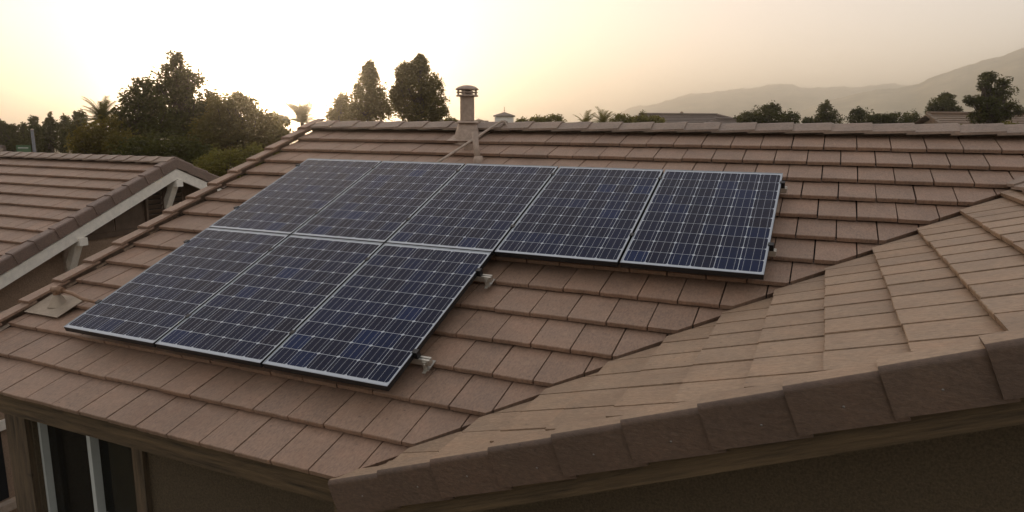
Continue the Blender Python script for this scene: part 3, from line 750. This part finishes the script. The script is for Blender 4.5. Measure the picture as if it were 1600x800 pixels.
brace(NY + .02, NZ - .36); brace(.66, NZ - .175 - (NY - .66)*math.tan(NTH) - .16)
# stucco ledge and the window below it
m = MB(); lz = Z0 - 2.42
m.prism([Vector((NWX, -1.6, lz + .10)), Vector((NWX, .02, lz + .10)), Vector((NWX + .30, .02, lz)), Vector((NWX + .30, -1.6, lz))], [Vector((NWX, -1.6, lz - .15)), Vector((NWX, .02, lz - .15)), Vector((NWX + .30, .02, lz - .15)), Vector((NWX + .30, -1.6, lz - .15))]); m.build('stucco_ledge', M_CREAM, nh)
nw = MB(); nw.box((NWX + .005, -1.6, Z0 - 5.15), (NWX + .012, -.62, Z0 - 4.08)); nw = nw.build('window', M_DARK, nh)
sub('frame', [((NWX + .005, -1.75, Z0 - 4.07), (NWX + .07, -.40, Z0 - 3.93))], M_WHITE, nw)
sub('sill', [((NWX + .005, -1.75, Z0 - 5.30), (NWX + .14, -.40, Z0 - 5.18))], M_CREAM, nw)

# ------------------------------------------------------------------ vegetation
def leaf_faces(centers, sig, n_per, size, r_, flat=.0):
    """n_per leaves scattered round every clump centre"""
    C = np.repeat(np.asarray(centers), n_per, 0); N = len(C)
    S_ = np.repeat(np.asarray(sig), n_per, 0) if np.ndim(sig) else sig
    off = r_.normal(0, 1, (N, 3)); rad = np.linalg.norm(off, axis=1, keepdims=True); off = off/rad*np.minimum(rad, 1.7)
    P = C + off*(S_[:, None] if np.ndim(S_) else S_)
    a = r_.normal(0, 1, (N, 3)); a[:, 2] *= .6; a /= np.linalg.norm(a, axis=1, keepdims=True)
    b = np.cross(a, r_.normal(0, 1, (N, 3))); b /= np.linalg.norm(b, axis=1, keepdims=True)
    s = size*r_.uniform(.55, 1.25, (N, 1))
    V = np.empty((N, 4, 3)); V[:, 0] = P - a*s; V[:, 1] = P + b*s*.42; V[:, 2] = P + a*s; V[:, 3] = P - b*s*.42
    return V.reshape(-1, 3)
def quad_mesh(name, V, mat):
    n = len(V)//4; me = bpy.data.meshes.new(name)
    me.vertices.add(len(V)); me.vertices.foreach_set('co', V.astype(np.float32).ravel())
    me.loops.add(n*4); me.loops.foreach_set('vertex_index', np.arange(n*4, dtype=np.int32))
    me.polygons.add(n); me.polygons.foreach_set('loop_start', np.arange(0, n*4, 4, dtype=np.int32))
    me.update(calc_edges=True); me.validate(); me.materials.append(mat); return me
def tree(name, label, cat, lobes, depth, mat, leaf=.11, dens=1.0, group=None, clump=.16, trunk=True, seed=None, px_leaf=None, gap=.0):
    """lobes: crown masses (photo px x, y, half-width, half-height), all standing at one depth; each is a full volume"""
    r_ = np.random.default_rng(seed if seed is not None else int(abs(lobes[0][0]*7 + lobes[0][1]*13)) + 1)
    k = depth/FPX; base_px = sum(l[0]*l[2] for l in lobes)/sum(l[2] for l in lobes)
    c = at(base_px, 199, depth); base = Vector((c.x, c.y, 0))
    root = empty(name, base, label, cat, group)
    cents = []; sig = []; tips = []
    for (px, py, rx, ry) in lobes:
        p = at(px, py, depth + r_.uniform(-.5, .5)*rx*k); a, b = rx*k, ry*k
        sg_ = max(.09, clump*1.5*min(a, b)); n = int(np.clip(dens*1.5*(a*a*b)/sg_**3*.35, 8, 90))
        u = r_.normal(0, 1, (n, 3)); u /= np.linalg.norm(u, axis=1, keepdims=True)
        rr = r_.uniform(.2, 1, (n, 1))**(1/2.2)*r_.choice([1, 1, 1, 1.14], (n, 1))
        ctr = np.array(p) + u*rr*np.array([a, a, b])*.92
        ctr[:, 2] = np.maximum(ctr[:, 2], .3)
        cents.append(ctr); sig.append(np.full(n, sg_)*r_.uniform(.6, 1.3, n))
        for j in r_.choice(n, min(n, 7), replace=False): tips.append((Vector(ctr[j]), Vector(p)))
    cents = np.concatenate(cents); sig = np.concatenate(sig)
    leaf = leaf*.72; npl = int(np.clip(np.mean(sig)**2*13/(leaf*leaf), 16, 170))
    V = leaf_faces(cents, sig, npl, leaf, r_)
    link('crown', quad_mesh('crown', V, mat), None, root)
    if trunk:
        m = MB(); H = max(1.5, (min(at(l[0], l[1] + l[3], depth).z for l in lobes))); top = at(lobes[0][0], lobes[0][1], depth)
        tr = .022*max(3, top.z)
        hub = base.lerp(Vector((top.x, top.y, H)), 1); hub = Vector((base.x*.6 + top.x*.4, base.y*.6 + top.y*.4, max(1.2, H)))
        m.tube([base + Vector((0, 0, -.1)), base.lerp(hub, .5) + Vector((.1, .05, 0)), hub, hub.lerp(top, .6), top], [tr*1.3, tr, tr*.8, tr*.45, tr*.15], 8)
        for tip, pc in tips:
            mid_ = hub.lerp(pc, .6) + Vector(r_.normal(0, .12, 3)); m.tube([hub.lerp(top, r_.uniform(0, .6)), mid_, tip], [tr*.4, tr*.25, tr*.07], 5)
        m.build('trunk', M_BARK, root)
    return root
def palm(name, label, px, py, rpx, depth, nf=26, group=None, mat=None, droop=.42):
    r_ = np.random.default_rng(int(px)); k = depth/FPX; head = at(px, py, depth); base = Vector((head.x, head.y, 0)); Lf = rpx*k
    root = empty(name, base, label, 'palm tree', group)
    m = MB(); m.tube([base, base.lerp(head, .5) + Vector((.08, 0, 0)), head], [.19, .14, .12], 10); m.build('trunk', M_BARK, root)
    for i in range(nf):
        az = 2*math.pi*i*.381966*1.0; el = R(r_.uniform(-5, 88)) ; V = []
        d = Vector((math.cos(az), math.sin(az), 0)); side = Vector((-math.sin(az), math.cos(az), 0)); ln = Lf*r_.uniform(.8, 1.1)
        pts = []
        p = head.copy(); e = el
        for s_ in range(9): pts.append(p.copy()); p = p + (d*math.cos(e) + Vector((0, 0, math.sin(e))))*ln/8; e -= droop*r_.uniform(.18, .30)
        for s_ in range(1, 9):
            for q in range(3):
                pp = pts[s_-1].lerp(pts[s_], q/3); t_ = (pts[s_] - pts[s_-1]).normalized(); wl = ln*.26*(1 - .75*abs((s_ + q/3)/9 - .45))
                for sg in (-1, 1):
                    tipv = pp + (side*sg*.75 + t_*.7 - Vector((0, 0, .18)))*wl; wv = t_*max(.02, ln*.012)
                    V += [pp - wv, pp + wv, tipv + wv*.2, tipv - wv*.2]
        link('frond', quad_mesh('frond', np.array([tuple(v) for v in V]), mat or M_PALM), None, root)
    return root
GB = 'trees behind the neighbouring house'
tree('leafy_tree', 'tallest dark leafy tree on the left, its crown rising in ragged tufts', 'tree', [(275, 112, 20, 26), (262, 128, 20, 22), (303, 130, 18, 28), (285, 150, 18, 14), (262, 175, 30, 24), (308, 178, 26, 30), (280, 212, 46, 30), (276, 94, 9, 10), (250, 150, 16, 18), (325, 160, 16, 20), (290, 195, 40, 24)], 27, M_LEAF, .12, .9, GB, clump=.2)
tree('leafy_tree', 'shorter ragged dark tree just left of the tallest one', 'tree', [(224, 138, 15, 15), (208, 158, 17, 17), (236, 160, 20, 18), (215, 190, 30, 22), (240, 205, 25, 25), (205, 218, 40, 26), (190, 185, 18, 18), (250, 190, 22, 22)], 25, M_LEAF, .11, .95, GB, clump=.2)
tree('bushy_tree', 'broad bushy tree glowing golden beside the sun', 'tree', [(378, 182, 28, 34), (345, 185, 24, 38), (405, 205, 34, 34), (360, 225, 44, 34), (415, 235, 30, 30), (325, 230, 34, 40), (370, 160, 14, 14), (350, 205, 40, 30), (430, 215, 24, 26)], 24, M_LEAF2, .10, 1.3, GB)
tree('yellow_green_shrub', 'yellow-green shrub low behind the neighbouring gable', 'shrub', [(355, 258, 42, 24), (400, 250, 30, 24), (330, 268, 30, 22)], 20, M_LEAF3, .075, 1.1, None, trunk=True)
tree('round_shrub', 'olive round shrub under the left palm', 'shrub', [(165, 215, 38, 32), (140, 225, 28, 26), (195, 235, 30, 26)], 23, M_LEAF2, .09, 1.0, None)
tree('dark_hedge_tree', 'dark full tree filling the dip behind the neighbouring roof peak', 'tree', [(262, 238, 60, 30), (215, 245, 45, 24), (300, 255, 40, 28)], 22, M_LEAF, .10, 1.0, GB)
palm('palm_tree', 'palm tree with spread fronds on the left behind the shrub', 160, 188, 42, 28, 44)
GC = 'small dark trees in a row at the left edge'
for i, (px, py, rx, ry, lab) in enumerate([(2, 215, 14, 22, 'small dark tree cut off by the left edge of the view'), (20, 218, 11, 24, 'second small dark tree from the left edge'), (37, 217, 10, 22, 'third small dark tree from the left edge'),
        (52, 212, 11, 26, 'small dark tree rising behind the grey pole'), (78, 207, 13, 26, 'taller dark tree with loose top right of the grey pole'), (101, 208, 10, 28, 'narrow pointed dark conifer left of the palm'), (122, 203, 14, 28, 'dark open-crowned tree beside the left palm'), (66, 226, 16, 18, 'low dark tree right of the grey pole')]):
    tree('small_tree', lab, 'tree', [(px, py, rx, ry*.7), (px + rx*.25, py - ry*.55, rx*.6, ry*.45), (px - rx*.2, py + ry*.6, rx*1.15, ry*.6), (px + 1, py - ry*.9, rx*.32, ry*.3)], 40 + 2*(i % 3), M_LEAF, .15, .9, GC)
palm('palm_tree', 'hazy palm right beside the sun above the roof ridge', 472, 192, 48, 42, 54, mat=M_LEAF)
tree('far_shrub', 'small hazy shrub left of the palm near the sun', 'shrub', [(425, 186, 12, 10), (440, 190, 14, 8)], 45, M_LEAF2, .14, 1)
GD = 'dense trees beside the sun'
tree('dense_tree', 'smallest of the three dense trees behind the ridge', 'tree', [(530, 172, 14, 20), (522, 185, 14, 14), (535, 157, 8, 11)], 46, M_LEAF2, .15, 1.6, GD)
tree('dense_tree', 'middle dense tree behind the ridge with a tapering crown', 'tree', [(577, 118, 12, 18), (575, 140, 22, 26), (570, 168, 28, 28), (592, 170, 24, 26), (555, 180, 16, 20), (578, 104, 6, 8)], 44, M_LEAF2, .14, 1.6, GD)
tree('dense_tree', 'tallest dense tree behind the ridge, left of the flue pipe', 'tree', [(656, 106, 15, 18), (634, 118, 14, 20), (645, 135, 26, 22), (672, 138, 20, 24), (640, 168, 26, 26), (680, 172, 20, 28), (658, 180, 34, 20), (657, 92, 7, 8), (622, 150, 12, 22)], 42, M_LEAF2, .14, 1.6, GD)
tree('low_bush', 'low bush at the foot of the tallest dense tree beside the flue', 'shrub', [(704, 190, 10, 7)], 44, M_LEAF3, .12, 1)
tree('hedge_bush', 'yellow-green bush just right of the white cupola', 'shrub', [(842, 190, 18, 8), (866, 189, 20, 9), (815, 192, 8, 7)], 48, M_LEAF3, .13, 1.1)
palm('short_palm', 'left of two short palms above the ridge', 914, 195, 24, 50, 36, mat=M_LEAF3)
palm('short_palm', 'right of two short palms above the ridge', 942, 193, 27, 52, 36, mat=M_LEAF3)
tree('clipped_bush', 'bright yellow-green bush before the grey hipped roof', 'shrub', [(968, 189, 15, 11), (995, 190, 20, 9), (1022, 190, 20, 9), (1006, 180, 5, 5)], 46, M_LEAF3, .12, 1.1)
GE = 'trees and bushes behind the right part of the ridge'
tree('round_tree', 'wide round dark bush right of the grey hipped roof', 'tree', [(1200, 182, 34, 16), (1170, 186, 24, 11), (1232, 188, 20, 12), (1205, 172, 14, 9)], 50, M_LEAF, .13, 1.1, GE)
tree('upright_tree', 'small upright reddish-dark tree between two bushes', 'tree', [(1292, 176, 15, 14), (1284, 190, 14, 12), (1302, 188, 13, 13), (1290, 165, 8, 7), (1262, 192, 10, 8)], 48, M_LEAF, .12, .9, GE)
tree('rounded_bush', 'dark rounded bush with pointed top left of the brick-coloured roof', 'shrub', [(1345, 188, 22, 14), (1340, 177, 10, 8), (1372, 190, 16, 11)], 47, M_LEAF, .12, 1.0, GE)
tree('rounded_bush', 'dark bush touching the gable of the right-hand far house', 'shrub', [(1402, 189, 22, 12), (1425, 186, 11, 12), (1388, 186, 12, 8)], 46, M_LEAF, .12, 1.0, GE)
tree('round_crowned_tree', 'dark round-crowned tree behind the right-hand far roof', 'tree', [(1472, 164, 18, 12), (1478, 154, 12, 8), (1456, 170, 10, 9), (1490, 172, 12, 8)], 52, M_LEAF, .13, 1.0, GE)
tree('open_tree', 'tall dark open-branched tree at the right edge before the mountain', 'tree', [(1545, 120, 12, 8), (1536, 130, 10, 9), (1568, 128, 10, 9), (1575, 140, 14, 12), (1550, 145, 15, 11), (1520, 157, 13, 7), (1545, 165, 20, 12), (1574, 166, 14, 10), (1556, 182, 26, 12), (1530, 184, 14, 9), (1590, 172, 9, 8)], 36, M_LEAF, .085, 1.0, GE, clump=.24)
tree('roadside_bush', 'yellowish low bush in front of the right-hand far roof', 'shrub', [(1500, 201, 14, 6), (1575, 200, 18, 7)], 34, M_LEAF3, .08, 1.0)

# ------------------------------------------------------------------ far houses, tower, pole
M_FROOF = tile_mat('far_tile_roof', (8, 3, 3), (.16, .12, .095), (.18, .12, .09))
M_FROOF2 = tile_mat('far_tile_roof_red', (8, 3, 3), (.20, .135, .085), (.24, .12, .08))
def course_roof(name, quad, n, mat, par, tt=.05):
    """quad: eave-left, eave-right, ridge-right, ridge-left; built of stepped courses"""
    a, b, c, d = [Vector(p) for p in quad]; nrm = (b - a).cross(d - a).normalized(); m = MB()
    for k in range(n):
        p0, p1 = a.lerp(d, k/n), b.lerp(c, k/n); q0, q1 = a.lerp(d, min(1, (k + 1.1)/n)), b.lerp(c, min(1, (k + 1.1)/n))
        top = [p0 + nrm*tt, p1 + nrm*tt, q1, q0]; m.prism(top, [p - nrm*tt for p in top])
    return m.build(name, mat, par)
def hip_house(name, label, px0, px1, pytop, r0, r1, depth, drop, group=None, mat=M_FROOF, wallmat=M_STUCCO_F):
    """hipped house; px0..px1 eave span, r0..r1 ridge span"""
    k = depth/FPX
    L_, R_ = at(r0, pytop, depth), at(r1, pytop, depth); e0, e1 = at(px0, pytop, depth), at(px1, pytop, depth)
    z = (L_.z + R_.z)/2; ze = z - drop
    ax = Vector((R_.x - L_.x, R_.y - L_.y, 0)).normalized(); ay = Vector((-ax.y, ax.x, 0)); run = drop/math.tan(R(21))
    A, B = Vector((L_.x, L_.y, z)), Vector((R_.x, R_.y, z))
    E0 = Vector((e0.x, e0.y, ze)); E1 = Vector((e1.x, e1.y, ze))
    f0, f1, g0, g1 = E0 - ay*run, E1 - ay*run, E0 + ay*run, E1 + ay*run
    root = empty(name, ((A + B)/2).to_2d().to_3d(), label, 'house', group)
    course_roof('front_roof', (f0, f1, B, A), 12, mat, root); course_roof('rear_roof', (g1, g0, A, B), 12, mat, root)
    course_roof('hip_roof', (f1, g1, B, B + Vector((0, 0, .001))), 12, mat, root); course_roof('hip_roof', (g0, f0, A, A + Vector((0, 0, .001))), 12, mat, root)
    m = MB(); m.tube([A - ax*.1 + Vector((0, 0, .04)), B + ax*.1 + Vector((0, 0, .04))], .11, 8); m.tube([B + Vector((0, 0, .04)), f1 + Vector((0, 0, .04))], .10, 8); m.build('ridge_cap', mat, root)
    m = MB(); i = .5
    P = [f0 + (ax + ay)*i, f1 + (-ax + ay)*i, g1 + (-ax - ay)*i, g0 + (ax - ay)*i]
    m.prism([Vector((p.x, p.y, ze)) for p in P], [Vector((p.x, p.y, 0)) for p in P]); m.build('wall', wallmat, root)
    return root, A, B
h, A, B = hip_house('hipped_house', 'far house with grey-brown hipped tile roof seen over the ridge', 960, 1215, 179.5, 1000, 1119, 58, 1.5)
m = MB(); p = at(1065, 179, 58); m.lathe([(.09, -.2), (.09, .12), (.14, .12), (.14, .2), (.02, .26)], p, 10); m.build('roof_vent', M_STEEL, h)
h2, A, B = hip_house('hipped_house', 'lower hipped roof adjoining the grey one on its right', 1040, 1240, 186.5, 1120, 1166, 53, 1.3)
# gabled house at right (tile courses visible)
gx0, gx1 = at(1448, 178, 44), at(1640, 178, 44)
gh = empty('gabled_house', ((gx0 + gx1)/2).to_2d().to_3d(), 'far house with coursed brown gable roof at the right edge', 'house')
z = gx0.z; ax = Vector((gx1.x - gx0.x, gx1.y - gx0.y, 0)).normalized(); ay = Vector((-ax.y, ax.x, 0)); dr = 2.0; rn = dr/math.tan(R(24))
A, B = Vector((gx0.x, gx0.y, z)), Vector((gx1.x, gx1.y, z)) + ax*4
dz = Vector((0, 0, -dr))
course_roof('front_roof', (A + dz - ay*rn, B + dz - ay*rn, B, A), 14, M_FROOF2, gh, .035); course_roof('rear_roof', (B + dz + ay*rn, A + dz + ay*rn, A, B), 14, M_FROOF2, gh)
m = MB(); m.tube([A + Vector((0, 0, .05)), B + Vector((0, 0, .05))], .10, 8); m.build('ridge_cap', M_FROOF2, gh)
for k in range(9):
    q = k/9; p0 = A.lerp(A + dz - ay*rn, q); p1 = A.lerp(A + dz - ay*rn, q + .105); m = MB()
    m.prism([p0 - ax*.06 + Vector((0, 0, .08)), p1 - ax*.06 + Vector((0, 0, .11)), p1 + ax*.16 + Vector((0, 0, .11)), p0 + ax*.16 + Vector((0, 0, .08))], [p0 - ax*.06 - Vector((0, 0, .1)), p1 - ax*.06 - Vector((0, 0, .1)), p1 + ax*.16 - Vector((0, 0, .1)), p0 + ax*.16 - Vector((0, 0, .1))]); m.build('rake_tile', M_FROOF2, gh)
P = [A + ax*.4 - ay*(rn - .5), B - ay*(rn - .5), B + ay*(rn - .5), A + ax*.4 + ay*(rn - .5)]
m = MB(); m.prism([Vector((p.x, p.y, z - dr + .1)) for p in P], [Vector((p.x, p.y, 0)) for p in P])
q = A + ax*.4; m.prism([q - ay*(rn - .5) + dz, q + ay*(rn - .5) + dz, q + Vector((0, 0, -.2))], [q - ay*(rn - .5) + dz + ax*.2, q + ay*(rn - .5) + dz + ax*.2, q + ax*.2 + Vector((0, 0, -.2))]); m.build('wall', M_STUCCO_N, gh)
# small gabled house right behind the flue
c_ = at(748, 186, 60); sg = empty('gabled_house', (c_.x, c_.y, 0), 'small far gabled house with pale trim just right of the flue', 'house')
vx = Vector((CAMX.x, CAMX.y, 0)).normalized(); vy = Vector((-vx.y, vx.x, 0))
k = 60/FPX; dr2, hw2 = 22*k, 42*k; A = Vector((c_.x, c_.y, c_.z)); Bk = A + vy*7; dz = Vector((0, 0, -dr2))
for s_ in (-1, 1): 
    q = (A + dz + vx*s_*hw2, Bk + dz + vx*s_*hw2, Bk, A) if s_ > 0 else (Bk + dz - vx*hw2, A + dz - vx*hw2, A, Bk)
    course_roof('roof_slope', q, 8, M_FROOF, sg)
    m = MB(); e = [A + Vector((0, 0, .04)), A + dz + vx*s_*hw2 + Vector((0, 0, .04))]; P = [e[0], e[1], e[1] - Vector((0, 0, .28)), e[0] - Vector((0, 0, .28))]
    m.prism([p - vy*.10 for p in P], [p - vy*.02 for p in P]); m.build('barge_board', M_CREAM, sg)
m = MB(); P = [A + dz*.95 - vx*hw2*.9, A + dz*.95 + vx*hw2*.9, A - Vector((0, 0, .25))]
m.prism([p + vy*.3 for p in P], [p + vy*.5 for p in P]); 
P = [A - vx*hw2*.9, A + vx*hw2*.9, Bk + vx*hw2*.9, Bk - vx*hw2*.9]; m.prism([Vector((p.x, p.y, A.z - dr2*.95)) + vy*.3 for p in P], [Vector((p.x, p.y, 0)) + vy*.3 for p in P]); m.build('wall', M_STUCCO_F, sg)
c_ = at(714, 188, 66); course_roof('side_roof', (c_ - vx*1.6 - vy*2.2 + Vector((0, 0, -1)), c_ + vx*3 - vy*2.2 + Vector((0, 0, -1)), c_ + vx*3, c_ - vx*1.6), 8, M_FROOF, sg)
# white cupola tower
D_ = 62; k = D_/FPX; c_ = at(788, 187, D_); tw = empty('cupola_tower', (c_.x, c_.y, 0), 'small white cupola with low hipped cap and finial above the ridge', 'tower')
ztop = at(788, 182, D_).z; hw_ = 14.5*k
m = MB(); P = [c_ + vx*a*hw_ + vy*b*hw_ for a, b in ((-1, -1), (1, -1), (1, 1), (-1, 1))]
m.prism([Vector((p.x, p.y, ztop)) for p in P], [Vector((p.x, p.y, 0)) for p in P]); m.build('wall', plain('white_render', (.78, .74, .68), .8), tw)
m = MB(); P = [c_ + vx*a*hw_*1.16 + vy*b*hw_*1.16 for a, b in ((-1, -1), (1, -1), (1, 1), (-1, 1))]; ap = Vector((c_.x, c_.y, at(788, 175, D_).z))
lo = [Vector((p.x, p.y, ztop - .02)) for p in P]; up = [Vector((p.x, p.y, ztop + .07)) for p in P]
m.prism(up, lo)
for i in range(4): m.add([up[i], up[(i + 1) % 4], ap], [(0, 1, 2)])
cap = m.build('roof', M_FROOF, tw); m = MB(); m.tube([ap, ap + Vector((0, 0, .45))], .025, 6); m.lathe([(.0001, .2), (.06, .14), (.0001, .08)], ap, 8); m.build('finial', M_STEEL, cap)
m = MB(); cc = Vector((c_.x, c_.y, ztop - .62)) - vy*(hw_ + .012)
ar = [cc + vx*(.3*math.cos(a)) + Vector((0, 0, .3*math.sin(a))) for a in np.linspace(0, math.pi, 9)] + [cc - vx*.3 - Vector((0, 0, .6)), cc + vx*.3 - Vector((0, 0, .6))]
m.prism(ar, [p + vy*.01 for p in ar]); m.build('arched_panel', M_CREAM, tw)
# grey pole with green sign
pp = at(50, 203, 34); pole = empty('street_pole', (pp.x, pp.y, 0), 'slim grey pole behind the neighbouring roof at the far left', 'pole')
m = MB(); m.tube([(pp.x, pp.y, 0), (pp.x, pp.y, pp.z)], [.10, .065], 10); m.build('shaft', plain('galvanised', (.16, .16, .17), .6, .3), pole)
m = MB(); m.lathe([(.07, 0), (.08, .03), (.0001, .07)], (pp.x, pp.y, pp.z), 10); m.build('cap', M_STEEL, pole)
sp = at(37, 234, 34); sgn = empty('green_sign', (sp.x, sp.y, sp.z - .2), 'green sign board with a pale stripe beside the grey pole', 'sign')
k = 34/FPX; M_GREEN = plain('green_enamel', (.05, .12, .05), .5, bump=0)
m = MB(); Ms = Matrix.Translation(sp) @ Matrix.Rotation(math.atan2(CAMX.y, CAMX.x), 4, 'Z')
m.box((-11*k, -.02, -7*k), (11*k, .02, 7*k), 0, Ms); m.build('board', M_GREEN, sgn)
m = MB(); m.box((-8*k, -.03, 2.2*k), (8*k, -.021, 3.6*k), 0, Ms); m.build('stripe', M_VINYL, sgn)
m = MB(); m.tube([(sp.x, sp.y, 0), (sp.x, sp.y, sp.z - 7*k)], .05, 8); m.build('post', M_STEEL, sgn)
hip_house('hipped_house', 'grey hipped roof corner peeping over the neighbouring ridge at the left edge', -60, 18, 233.5, -40, 2, 24, .7, mat=M_FROOF)

# ------------------------------------------------------------------ haze
mat = bpy.data.materials.new('evening_haze'); mat.use_nodes = True; ntr = mat.node_tree; ntr.nodes.remove(ntr.nodes['Principled BSDF'])
pv = ntr.nodes.new('ShaderNodeVolumePrincipled'); pv.inputs['Color'].default_value = (.99, .974, .95, 1); pv.inputs['Density'].default_value = 1.05e-3; pv.inputs['Anisotropy'].default_value = .96
ntr.links.new(pv.outputs[0], ntr.nodes['Material Output'].inputs['Volume'])
mb = MB(); mb.box((-2600, -1600, -1.2), (2600, 2600, 112)); hz = mb.build('haze', mat); tag(hz, kind='stuff')
